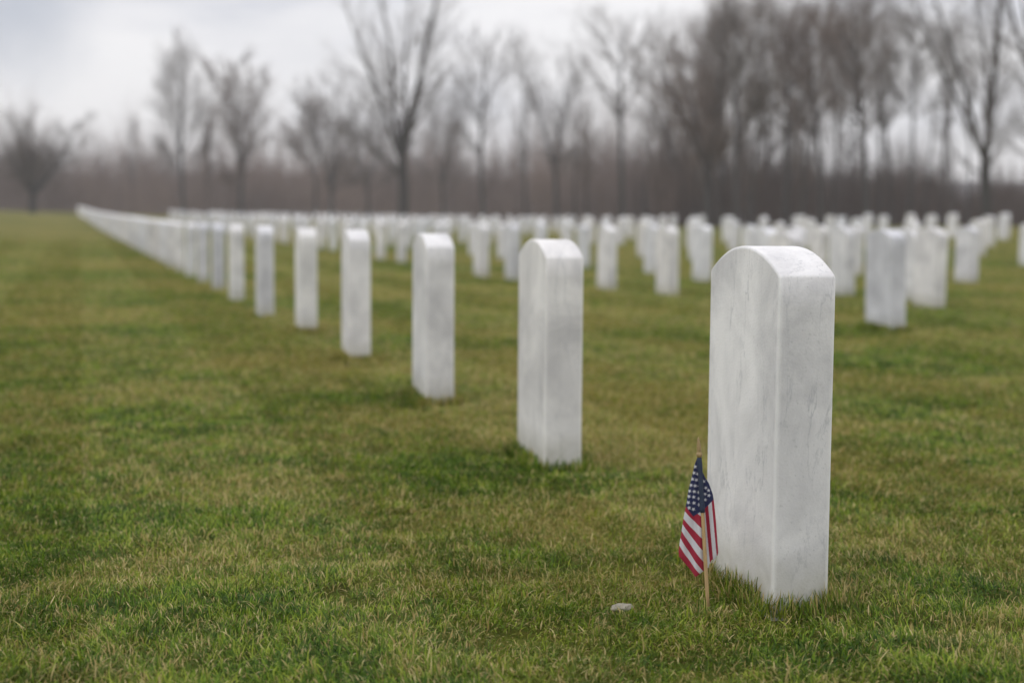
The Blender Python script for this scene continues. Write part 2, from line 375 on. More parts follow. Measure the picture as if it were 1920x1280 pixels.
ordw = {10: "tenth", 11: "eleventh", 12: "twelfth", 13: "thirteenth", 14: "fourteenth", 15: "fifteenth", 16: "sixteenth"}
while y < 112:
    x = -3.16 - 0.318 * (y - 14.8)
    cx, cy = from_corner(x, y, 16)
    if k in ordw: lb = ordw[k] + " headstone of the long row counting from the flag headstone"
    elif y < 60: lb = "blurred white headstone in the closed-up middle stretch of the long left-hand row"
    else: lb = "tiny blurred white headstone near the far end of the long left-hand row"
    add_stone(cx, cy, lb, GR1, 16, .98); y += 1.42 + rnd.uniform(-.05, .05); k += 1
# rows to the right: explicit nearest ones, then the regular planting
rowsR = [
    (4.95, [(2.30, 8.75, (.82, .835, .875), "blue-grey headstone with a dark side, nearest of those right of the flag headstone"),
            (2.02, 11.5, None, "second-row headstone standing right behind the top of the flag headstone"),
            (1.42, 13.07, (1, .99, .97), "broad white headstone just left of the flag headstone, second row"),
            (.93, 14.06, (.97, .97, .97), "narrow white headstone midway between flag headstone and the second stone, second row"),
            (.0, 16.1, (.83, .84, .87), "grey headstone close to the left of the second stone of the long row"),
            (-.37, 16.97, None, "white headstone standing between the third and second stones of the long row")]),
    (7.15, [(3.31, 11.3, (1, .99, .975), "clean white headstone right of the nearest blue-grey one"),
            (3.02, 13.07, None, "white headstone just right of the flag headstone's top shoulder"),
            (1.80, 18.5, None, "slim white headstone just left of the broad second-row one, further back")]),
    (9.9, [(5.1, 16.0, (.90, .91, .94), "pale blue-grey headstone second from the right edge"),
           (4.35, 18.2, None, "third-back white headstone between the blue-grey and clean white ones")]),
    (12.8, [(7.60, 21.0, None, "white headstone cut by the right edge of the photograph")]),
]
us = [r[0] for r in rowsR] + [15.8 + 3.05 * i for i in range(13)]
expl = {r[0]: r[1] for r in rowsR}
def far_limit(t):
    return float(np.interp(t, [-.30, -.24, -.12, 0, .08, .14, .36], [78, 78, 78, 76, 62, 46, 38]))
rowname = ["second", "third", "fourth", "fifth", "sixth", "seventh", "eighth"]
for ri, u in enumerate(us):
    ex = expl.get(u, [])
    grp = "headstones of the rows behind the long row"
    for (x, y, tn, lb) in ex: add_stone(x, y, lb, grp, 13 + rnd.uniform(-1, 2), 1.0, tn)
    y = u / 0.69 if not ex else max(u / 0.69, ex[0][1] + 0.9)
    y += 0.3 * rnd.random()
    n = 0
    while y < 80:
        x = u - 0.305 * y + rnd.gauss(0, .04)
        t = x / y
        if t < far_limit(t) and y < far_limit(t) and -0.33 < t < 0.385 and all((x - e[0]) ** 2 + (y - e[1]) ** 2 > 0.75 ** 2 for e in ex):
            if not (ex and y < min(max(e[1] for e in ex), 19.0) and ri == 0 and abs(t) < 0.14 and False):
                where = ("second row behind the long row" if ri == 0 else "third row behind the long row" if ri == 1 else
                         "crowd of headstones on the right half of the lawn" if t > .10 else "crowd of far headstones in the middle distance")
                dist = "nearer blurred" if y < 24 else "small blurred" if y < 45 else "tiny blurred"
                add_stone(x, y, dist + " white headstone in the " + where, grp, 13 + rnd.uniform(-1.5, 4), rnd.uniform(.94, 1.02))
                n += 1
        y += (1.48 if x / y < -.06 else 1.95) + rnd.uniform(-.07, .07)
order = sorted(range(len(STONES)), key=lambda i: STONES[i][1])
keep = set(order[:300]); rest = [i for i in order[300:]]
print("headstones", len(STONES))
for i in order:
    if i not in keep: continue
    x, y, rz, h, tn, lb, gr, tl = STONES[i]
    o = bpy.data.objects.new("headstone", ME_STONE); col.objects.link(o)
    o.location = (x, y, float(gz(x, y))); o.rotation_euler = (tl[0], tl[1], rz); o.scale = (1, 1, h)
    o.color = tuple(tn) + (1,); tag(o, lb, "headstone", gr)
if rest:
    nv = len(ME_STONE.vertices); co = np.empty(nv * 3); ME_STONE.vertices.foreach_get('co', co); co = co.reshape(-1, 3)
    fs = [tuple(p.vertices) for p in ME_STONE.polygons]; V = []; F = []
    for k, i in enumerate(rest):
        x, y, rz, h = STONES[i][:4]; c, s = math.cos(rz), math.sin(rz)
        P = np.stack([co[:, 0] * c - co[:, 1] * s + x, co[:, 0] * s + co[:, 1] * c + y, co[:, 2] * h + float(gz(x, y))], -1)
        V.extend(map(tuple, P)); F.extend(tuple(v + k * nv for v in f) for f in fs)
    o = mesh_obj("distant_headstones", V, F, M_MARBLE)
    tag(o, "farthest headstones of the cemetery merging into a thin white band", "headstones", None, "stuff")

# ------------------------------------------------------------------ grass blades
def make_grass():
    near = 1.25
    # radial sampling: density 1/Y^2 beyond 2.5 m
    def sample(n, y0, y1, mode):
        u = rng.random(n)
        if mode == 'near': y = np.sqrt(y0 ** 2 + u * (y1 ** 2 - y0 ** 2))
        else: y = y0 * (y1 / y0) ** u
        t = (rng.random(n) - .5) * 2 * 0.42
        return t * (y + 0.9), y
    D = 48000
    nA = int(D * 0.42 * (2.6 ** 2 - near ** 2) * 1.45); nB = int(1.12 * D * 0.84 * 2.6 ** 2 * math.log(34 / 2.6))
    xa, ya = sample(nA, near, 2.6, 'near'); xb, yb = sample(nB, 2.6, 34, 'far')
    x = np.concatenate([xa, xb]); y = np.concatenate([ya, yb])
    # clumpiness
    cl = 0.55 * vnoise(x * 9, y * 9) + 0.45 * vnoise(x * 31 + 9, y * 31)
    keepm = rng.random(len(x)) < np.clip(0.25 + 1.35 * cl, 0, 1)
    x, y, cl = x[keepm], y[keepm], cl[keepm]
    tall = np.zeros(len(x))
    # tufts the mower misses, close round the nearest stones
    ex, ey = [], []
    for s in [STONES[i] for i in order[:6]]:
        n = 1500
        a = s[2]; dr = np.array([math.cos(a), math.sin(a)]); dt = np.array([-math.sin(a), math.cos(a)])
        side = rng.random(n); u = (rng.random(n) - .5) * (W + .05); v = (TH / 2 + .004 + rng.random(n) ** 2 * .045) * np.where(rng.random(n) < .5, -1, 1)
        sw = rng.random(n) < .28
        uu = np.where(sw, (W / 2 + .004 + rng.random(n) ** 2 * .04) * np.where(rng.random(n) < .5, -1, 1), u); vv = np.where(sw, (rng.random(n) - .5) * TH, v)
        ex.append(s[0] + dr[0] * uu + dt[0] * vv); ey.append(s[1] + dr[1] * uu + dt[1] * vv)
    ex = np.concatenate(ex); ey = np.concatenate(ey)
    x = np.concatenate([x, ex]); y = np.concatenate([y, ey]); tall = np.concatenate([tall, np.ones(len(ex))]); cl = np.concatenate([cl, np.full(len(ex), .6)])
    # none inside a stone
    ok = np.ones(len(x), bool)
    for s in STONES:
        if s[1] > 30: continue
        a = s[2]; dx = x - s[0]; dy = y - s[1]
        u = dx * math.cos(a) + dy * math.sin(a); v = -dx * math.sin(a) + dy * math.cos(a)
        ok &= ~((abs(u) < W / 2 + .002) & (abs(v) < TH / 2 + .002))
    x, y, tall, cl = x[ok], y[ok], tall[ok], cl[ok]
    n = len(x); print("blades", n)
    wf = np.maximum(1, y / 2.6)
    mound = 0.55 * vnoise(x * 7 + 50, y * 7) + 0.45 * vnoise(x * 16 + 5, y * 16 + 8)
    h = (0.010 + 0.016 * rng.random(n)) * (0.6 + 0.7 * mound) * (0.75 + 0.4 * cl)
    longm = rng.random(n) < 0.05; h = np.where(longm, h * 1.6, h)
    h = np.where(tall > 0, 0.022 + 0.028 * rng.random(n), h) + 0.004
    w = (0.0012 + 0.0016 * rng.random(n)) * wf ** 0.9
    stripe = np.sin((x * .955 + y * .29) * 2 * math.pi / 1.15) > 0          # mower passes alternate, blades lean with or against them
    az = np.where(rng.random(n) < .55, np.where(stripe, 1.87, -1.27) + rng.normal(0, .8, n), 2 * math.pi * vnoise(x * 2.2 + 7, y * 2.2 + 3) * 2 + rng.normal(0, 1.5, n))
    th = np.clip(rng.normal(.55, .35, n), 0, 1.4) * np.where(tall > 0, .4, 1)      # tilt from upright at the foot
    curl = np.clip(rng.normal(1.1, .7, n), -.3, 2.8) * np.where(tall > 0, .4, 1)   # added tilt by the tip
    twist = rng.normal(0, .9, n)
    wa0 = az + math.pi / 2 + rng.normal(0, .5, n)
    mh = 0.027 * mound * np.clip(1.6 - y / 14, .3, 1)
    z0 = gz(x, y) + SOIL - 0.001 + mh
    NL = 5; Wd = np.array([.8, 1.0, .9, .6, 0])
    V = np.zeros((n, 9, 3)); tip = np.zeros((n, 9)); q = 0
    px, py, pz = x.copy(), y.copy(), z0.copy(); prev = 0.0
    for k in range(NL):
        s = k / (NL - 1)
        if k:
            sm = s - .5 / (NL - 1); T_ = th + curl * sm; A_ = az + twist * sm; dl = h / (NL - 1)
            px = px + np.sin(T_) * np.cos(A_) * dl; py = py + np.sin(T_) * np.sin(A_) * dl; pz = pz + np.cos(T_) * dl
        wx, wy = np.cos(wa0 + twist * s), np.sin(wa0 + twist * s)
        if k < NL - 1:
            for sg in (-1, 1):
                V[:, q, 0] = px + sg * wx * w * Wd[k] / 2; V[:, q, 1] = py + sg * wy * w * Wd[k] / 2; V[:, q, 2] = pz; tip[:, q] = s; q += 1
        else: V[:, q, 0] = px; V[:, q, 1] = py; V[:, q, 2] = pz; tip[:, q] = 1
    b = np.arange(n)[:, None] * 9
    quads = np.concatenate([b + [0, 1, 3, 2], b + [2, 3, 5, 4], b + [4, 5, 7, 6]]); tris = b + [6, 7, 8]
    o = np_mesh("grass", V.reshape(-1, 3), quads=quads, tris=tris, mat=M_BLADE,
                attrs={'tint': np.repeat(rng.random(n), 9), 'dry': np.repeat(rng.random(n), 9), 'tip': tip.ravel()})
    tag(o, "short mown lawn of green and straw-tipped grass under the headstones", "grass", None, "stuff")
make_grass()

# ------------------------------------------------------------------ the small flag
def lathe(profile, n=20):
    V, F = [], []
    for r, z in profile:
        for i in range(n):
            a = 2 * math.pi * i / n; V.append((r * math.cos(a), r * math.sin(a), z))
    for k in range(len(profile) - 1):
        for i in range(n):
            j = (i + 1) % n; F.append((k * n + i, k * n + j, (k + 1) * n + j, (k + 1) * n + i))
    F.append(tuple(reversed(range(n)))); F.append(tuple((len(profile) - 1) * n + i for i in range(n)))
    return V, F
def build_flag():
    S = 0.000239      # metres per layout unit
    OX, OY = 405, 1185
    root = empty("stick_flag", (0.3395, 2.402, -0.004), R(-8))
    tag(root, "small stick flag with stars and red and white stripes leaning beside the front headstone", "flag")
    M_WOOD = simple("staff_wood", (0.50, 0.34, 0.17), 0.55, 900, 0.28, 0.0004, 0.3, wood=True)
    M_TIP = simple("finial_gilt", (0.34, 0.24, 0.11), 0.5, 300, 0.3, 0.0003, 0.4)
    # staff axis from the ground to under the finial
    A = Vector((0, 0, 0)); B = Vector(((330 - OX) * S, 0, (OY - 200) * S)); ax = (B - A).normalized()
    rot = Vector((0, 0, 1)).rotation_difference(ax)
    def place(name, prof, mat, smooth=True, par=root):
        V, F = lathe(prof); V = [tuple(rot @ Vector(v)) for v in V]
        return mesh_obj(name, V, F, mat, par, smooth)
    Ls = (B - A).length
    place("staff", [(0.0031, -0.05), (0.0032, 0.0), (0.0033, 0.05), (0.0031, 0.11), (0.0031, 0.17), (0.0030, Ls)], M_WOOD)
    fin = place("finial", [(0.0036, Ls - .002), (0.0050, Ls), (0.0054, Ls + .003), (0.0050, Ls + .0055), (0.0038, Ls + .0065), (0.0036, Ls + .008),
                           (0.0040, Ls + .010), (0.0037, Ls + .015), (0.0029, Ls + .022), (0.0018, Ls + .029), (0.0004, Ls + .033)], M_TIP)
    # sleeve: the hoist hem wrapped round the staff
    m, t = new_mat("sleeve_cloth")
    o = N(t, 'ShaderNodeOutputMaterial'); p = N(t, 'ShaderNodeBsdfPrincipled', i_Roughness=0.75)
    tc = N(t, 'ShaderNodeTexCoord'); n_ = N(t, 'ShaderNodeTexNoise', i_Scale=500.0, i_Detail=3.0); L(t, tc.outputs['Object'], n_.inputs['Vector'])
    r_ = ramp(t, [(0.3, (0.020, 0.030, 0.062)), (0.7, (0.036, 0.050, 0.092))]); L(t, n_.outputs['Fac'], r_.inputs['Fac']); L(t, r_.outputs['Color'], p.inputs['Base Color'])
    L(t, p.outputs[0], o.inputs[0]); M_SLEEVE = m
    sl0 = (OY - 603) * S; prof = []
    for i in range(16):
        q = i / 15; z = sl0 + (Ls - .001 - sl0) * q; prof.append((0.0042 + 0.0004 * math.sin(q * 17) - 0.0002 * q, z))
    # cloth
    m, t = new_mat("flag_cloth")
    o = N(t, 'ShaderNodeOutputMaterial'); p = N(t, 'ShaderNodeBsdfPrincipled', i_Roughness=0.7)
    at = N(t, 'ShaderNodeAttribute', attribute_name='dye'); tc = N(t, 'ShaderNodeTexCoord')
    wv = N(t, 'ShaderNodeTexNoise', i_Scale=1500.0, i_Detail=2.0); L(t, tc.outputs['Object'], wv.inputs['Vector'])
    rw = ramp(t, [(0.3, (0.86, 0.86, 0.86)), (0.7, (1.0, 1.0, 1.0))]); L(t, wv.outputs['Fac'], rw.inputs['Fac'])
    c = mixc(t, 1.0, at.outputs['Color'], rw.outputs['Color'], 'MULTIPLY'); L(t, c, p.inputs['Base Color'])
    p.inputs['Sheen Weight'].default_value = 0.15
    tr = N(t, 'ShaderNodeBsdfTranslucent'); L(t, c, tr.inputs['Color'])
    ms = N(t, 'ShaderNodeMixShader', i_0=0.2); L(t, p.outputs[0], ms.inputs[1]); L(t, tr.outputs[0], ms.inputs[2]); L(t, ms.outputs[0], o.inputs[0])
    M_CLOTH = m
    RED = np.array([0.44, 0.020, 0.055]); WHT = np.array([0.78, 0.77, 0.82]); NAV = np.array([0.022, 0.030, 0.115])
    def inter(y, P): P = sorted(P, key=lambda q: q[1]); return np.interp(y, [q[1] for q in P], [q[0] for q in P])
    def in_star(dx, dy, r, rot0):
        a = np.arctan2(dx, -dy) + rot0; d = np.hypot(dx, dy)
        k = np.pi / 5; a = np.abs((a + k) % (2 * k) - k)
        ri = 0.40 * r
        # edge from (r,0) to (ri,k)
        x0, y0, x1, y1 = r, 0, ri * np.cos(k), ri * np.sin(k)
        px, py = d * np.cos(a), d * np.sin(a)
        return (x1 - x0) * (py - y0) - (y1 - y0) * (px - x0) > 0
    starsA = [(305, 280), (298, 325), (324, 332), (288, 370), (316, 376), (279, 415), (308, 418), (336, 420), (270, 457), (303, 460), (333, 466), (267, 496), (300, 500), (335, 511), (264, 540), (302, 543), (338, 555), (299, 590), (270, 578)]
    starsB = [(366, 388), (381, 434), (377, 479), (404, 489), (379, 521), (401, 452)]
    LB = np.array([390, 455, 520, 585, 650, 695, 755, 820, 885, 940]); RB = np.array([560, 610, 640, 720, 790, 870, 945, 1015, 1062, 1110])
    cA = [0, 1, 0, 1, 0, 1, 0, 1, 0]     # 1 = white between LB[i], LB[i+1]
    def colA(X, Y):
        tt = (X - 225) / 130; C = np.zeros(X.shape + (3,)); C[:] = RED
        for i in range(9):
            b0 = LB[i] + (RB[i] - LB[i]) * tt + 14 * tt * (1 - tt) * 2; b1 = LB[i + 1] + (RB[i + 1] - LB[i + 1]) * tt + 14 * tt * (1 - tt) * 2
            mm = (Y >= b0) & (Y < b1); C[mm] = WHT if cA[i] else RED
        can = Y < np.where(X < 300, 570 + (X - 247) * 73 / 53, 643 - (X - 300) * 40 / 50)
        C[can] = NAV
        for i, (sx_, sy_) in enumerate(starsA):
            C[in_star(X - sx_, Y - sy_, 17, 0.15 + .2 * (i % 3)) & can] = WHT * 1.03
        return C
    def colB(X, Y):
        C = np.zeros(X.shape + (3,)); C[:] = RED
        s = X - (Y - 600) * 0.108
        C[(s >= 403) & (s < 430)] = WHT; C[(s >= 352) & (s < 379)] = WHT
        can = (Y < 585 - (X - 378) * 1.15); C[can] = NAV
        for i, (sx_, sy_) in enumerate(starsB): C[in_star(X - sx_, Y - sy_, 16, .3 + .2 * i) & can] = WHT * 1.03
        return C
    AL = [(320, 212), (300, 270), (283, 360), (262, 460), (247, 570), (232, 660), (222, 740), (210, 830), (203, 900), (207, 936), (245, 985), (282, 1030), (312, 1066), (322, 1078)]
    AR = [(346, 212), (352, 400), (366, 600), (372, 700), (380, 900), (384, 1000), (378, 1040), (350, 1064), (326, 1079)]
    BL = [(352, 318), (352, 400), (366, 600), (372, 700), (388, 900), (400, 1000), (407, 1016)]
    BR = [(356, 318), (375, 360), (402, 402), (430, 480), (438, 525), (446, 590), (456, 680), (463, 760), (471, 850), (476, 905), (470, 927), (450, 948), (432, 958), (417, 985), (410, 1016)]
    Vs, Fs, Cs = [], [], []; off = 0
    def sheet(PL, PR, y0, y1, colf, nu, nv, base, amp, ph, bulge):
        nonlocal off
        Yr = np.linspace(y0, y1, nv); xl = inter(Yr, PL); xr = inter(Yr, PR)
        sl = np.linspace(0, 1, nu)
        # front sheet then back sheet, joined along both side edges into a flattened sleeve
        X = xl[:, None] + (xr - xl)[:, None] * sl[None]; Y = np.repeat(Yr[:, None], nu, 1)
        q = np.clip((Y - 215) / 500, 0, 1)
        fold = amp * q * (np.sin(X * 0.052 + Y * 0.006 + ph) + 0.4 * np.sin(X * .11 - Y * .012 + ph * 2))
        edge = np.sqrt(np.clip(1 - (2 * sl - 1) ** 2, 0, 1))[None]
        layers = [(base + fold - (0.35 + bulge * q) * edge, colf), (base + fold + (0.35 + bulge * .6 * q) * edge, colf)]
        C = colf(X, Y)
        idx = []
        for D_, cf in layers:
            Vs.append(np.stack([(X - OX) * S * 1.04, D_ * 1e-3, (OY - Y) * S], -1).reshape(-1, 3)); Cs.append(C.reshape(-1, 3))
            idx.append(off + np.arange(nu * nv).reshape(nv, nu)); off += nu * nv
        for li, I in enumerate(idx):
            a, b, c_, d_ = I[:-1, :-1], I[:-1, 1:], I[1:, 1:], I[1:, :-1]
            F = np.stack([a, b, c_, d_] if li else [d_, c_, b, a], -1).reshape(-1, 4); Fs.append(F)
    sheet(AL, AR, 213, 1078, colA, 170, 520, 1.0, 2.2, 0.4, 2.0)
    sheet(BL, BR, 319, 1015, colB, 110, 400, 5.5, 1.6, 2.1, 1.5)
    C = np.concatenate(Cs); C = np.concatenate([np.clip(C, 0, 1), np.ones((len(C), 1))], 1)
    V = np.concatenate(Vs)
    # keep the staff in front of the lower cloth: push cloth behind it
    cloth = np_mesh("cloth", V + np.array([0, 0.0052, 0]), quads=np.concatenate(Fs), mat=M_CLOTH, parent=root, smooth=True, attrs={'dye': C})
    cloth['label'] = "draped cloth with white stars on navy above diagonal red and white stripes"
    place("sleeve", prof, M_SLEEVE, par=cloth)
build_flag()

# small pale stone chip in the grass
def chip():
    import bmesh
    bm = bmesh.new(); bmesh.ops.create_icosphere(bm, subdivisions=4, radius=1)
    from mathutils import noise
    for v in bm.verts:
        k = 1 + 0.35 * noise.noise(v.co * 1.4 + Vector((3, 1, 2))) + .12 * noise.noise(v.co * 4)
        v.co = Vector((v.co.x * 0.0165 * k, v.co.y * 0.012 * k, v.co.z * 0.0065 * k))
    me = bpy.data.meshes.new("pebble"); bm.to_mesh(me); bm.free()
    me.materials.append(simple("chalky_stone", (0.27, 0.25, 0.20), 0.9, 120, 0.2, 0.001)); me.shade_smooth()
    o = bpy.data.objects.new("pebble", me); col.objects.link(o); o.location = (0.188, 2.345, -0.017); o.rotation_euler = (0.1, -.15, .2)
    tag(o, "small pale pebble lying in the grass left of the flag", "pebble")
chip()

# ------------------------------------------------------------------ bare trees
class Tubes:
    def __init__(s): s.V = []; s.F = []; s.n = 0
    def add(s, pts, rad, k):
        m = len(pts); base = s.n
        cs = [(math.cos(2 * math.pi * i / k), math.sin(2 * math.pi * i / k)) for i in range(k)]
        for i in range(m):
            a = pts[max(i - 1, 0)]; b = pts[min(i + 1, m - 1)]
            dx, dy, dz = b[0] - a[0], b[1] - a[1], b[2] - a[2]
            l = math.sqrt(dx * dx + dy * dy + dz * dz) or 1; dx /= l; dy /= l; dz /= l
            if abs(dz) < .9: ux, uy, uz = dy, -dx, 0.0
            else: ux, uy, uz = 0.0, dz, -dy
            l = math.sqrt(ux * ux + uy * uy + uz * uz); ux /= l; uy /= l; uz /= l
            vx, vy, vz = dy * uz - dz * uy, dz * ux - dx * uz, dx * uy - dy * ux
            px, py, pz = pts[i]; r = rad[i]
            for c, q in cs: s.V.append((px + r * (c * ux + q * vx), py + r * (c * uy + q * vy), pz + r * (c * uz + q * vz)))
        for i in range(m - 1):
            for j in range(k):
                j2 = (j + 1) % k; s.F.append((base + i * k + j, base + i * k + j2, base + (i + 1) * k + j2, base + (i + 1) * k + j))
        s.n += m * k
    def build(s, name, mat, parent=None):
        return np_mesh(name, np.array(s.V), quads=np.array(s.F), mat=mat, parent=parent, smooth=True)
def norm(v): l = math.sqrt(v[0] ** 2 + v[1] ** 2 + v[2] ** 2) or 1; return (v[0] / l, v[1] / l, v[2] / l)
def path(rr, p, d, L_, n, wob, up):
    pts = [p]
    for i in range(n):
        d = norm((d[0] + rr.gauss(0, wob), d[1] + rr.gauss(0, wob), d[2] + rr.gauss(0, wob) + up))
        p = (p[0] + d[0] * L_ / n, p[1] + d[1] * L_ / n, p[2] + d[2] * L_ / n); pts.append(p)
    return pts
def child_dir(rr, d, ang, az=None):
    az = rr.uniform(0, 2 * math.pi) if az is None else az
    u = norm((d[1], -d[0], 0)) if abs(d[2]) < .95 else (1, 0, 0)
    v = (d[1] * u[2] - d[2] * u[1], d[2] * u[0] - d[0] * u[2], d[0] * u[1] - d[1] * u[0])
    s, c = math.sin(ang), math.cos(ang)
    return norm(tuple(d[i] * c + s * (u[i] * math.cos(az) + v[i] * math.sin(az)) for i in range(3)))
def tree(name, x, y, H, spread, label, style='oval', seed=1, dens=1.0, twig=None, lean=0.0, tr=None, clear=0.3, cat="tree", group="bare trees beyond the cemetery", tw=0.011):
    rr = random.Random(seed); twig = twig or M_TWIG; dens *= .82
    z0 = float(gz(x, y)) + SOIL
    root = empty(name, (x, y, z0)); tag(root, label, cat, group)
    T = Tubes(); C = Tubes(); tr = tr or H * 0.017
    def seg(pts, t):
        f = t * (len(pts) - 1); i = min(int(f), len(pts) - 2); f -= i
        a, b = pts[i], pts[i + 1]; return tuple(a[k] + (b[k] - a[k]) * f for k in range(3)), norm(tuple(b[k] - a[k] for k in range(3)))
    def branch(p, d, Lb, r, lev, up=.035):
        if lev >= 4:
            pp = path(rr, p, d, Lb * 1.2, 2, .06, .03); C.add(pp, [tw * .85, tw * .6, tw * .15], 3); return
        n = 7 if lev == 1 else 5 if lev == 2 else 3
        pts = path(rr, p, d, Lb, n, .035 if lev == 1 else .05, up)
        rad = [max(r * (1 - .9 * i / n), tw) for i in range(n + 1)]
        (T if lev == 1 else C).add(pts, rad, 6 if lev == 1 else 4 if lev == 2 else 3)
        nn = int(round({1: 9, 2: 6, 3: 4}[lev] * (dens if lev < 3 else 1) * min(1.15, max(.35, Lb / ({1: .24, 2: .12, 3: .06}[lev] * H * max(.6, spread))))))
        for i in range(nn):
            t = .12 + .88 * (i + rr.random()) / nn; q, dq = seg(pts, min(t, .99))
            branch(q, child_dir(rr, dq, R(rr.uniform(16, 36))), Lb * rr.uniform(.45, .80) * (1.12 - .5 * t), r * .45 * (1.1 - .5 * t), lev + 1)
    if style == 'vase':
        hT = H * clear; d0 = norm((lean, 0, 1))
        pts = path(rr, (0, 0, 0), d0, hT, 6, .015, .02)
        T.add(pts, [tr * 1.35, tr * 1.1, tr, tr * .96, tr * .93, tr * .9, tr * .86], 10)
        top = pts[-1]; nl = 5
        for i in range(nl):
            az = 2 * math.pi * (i + rr.uniform(-.2, .2)) / nl; a = R(rr.uniform(13, 27) * spread)
            d = norm((math.sin(a) * math.cos(az) + lean, math.sin(a) * math.sin(az) * .8, math.cos(a)))
            Lb = (H - hT) * rr.uniform(.85, 1.03)
            pp = path(rr, top, d, Lb, 10, .045, .03); r0 = tr * rr.uniform(.42, .6)
            T.add(pp, [max(r0 * (1 - .9 * k / 10), tw) for k in range(11)], 7)
            nb = int(15 * dens)
            for k in range(nb):
                t = .12 + .86 * (k + rr.random()) / nb; q, dq = seg(pp, min(t, .99))
                branch(q, child_dir(rr, dq, R(rr.uniform(25, 55))), Lb * rr.uniform(.22, .42) * (1.15 - .65 * t), r0 * .38 * (1.1 - .7 * t), 2)
        for k in range(3):
            q, dq = seg(pts, rr.uniform(.6, .95)); branch(q, child_dir(rr, dq, R(rr.uniform(40, 60))), H * .25 * spread, tr * .25, 1)
    else:
        d0 = norm((lean, 0, 1)); pts = path(rr, (0, 0, 0), d0, H * .93, 12, .03, .03)
        T.add(pts, [max(tr * (1.3 if k == 0 else 1.0) * (1 - .93 * k / 12), tw) for k in range(13)], 9)
        nb = int(24 * dens)
        for k in range(nb):
            t = clear + (.93 - clear) * (k + rr.random()) / nb; q, dq = seg(pts, min(t, .99))
            s = (t - clear) / (1 - clear)
            env = {'oval': math.sin(math.pi * min(1, .25 + .72 * s)) ** .8, 'column': .8 + .2 * math.sin(math.pi * s), 'pole': .45 + .5 * s}[style]
            ang = {'oval': 54 - 30 * s, 'column': 24, 'pole': 30}[style]
            branch(q, child_dir(rr, (0, 0, 1), R(ang + rr.uniform(-8, 10))), H * .38 * spread * env * rr.uniform(.75, 1.15), tr * .38 * (1.1 - .8 * s), 1 if style == 'oval' else 2, .05)
    T.build("trunk", M_BARK, root); C.build("crown", twig, root)
    return root
F_ = 2667.0
def at(px, Y): return ((px - 960) / F_ * Y, Y)
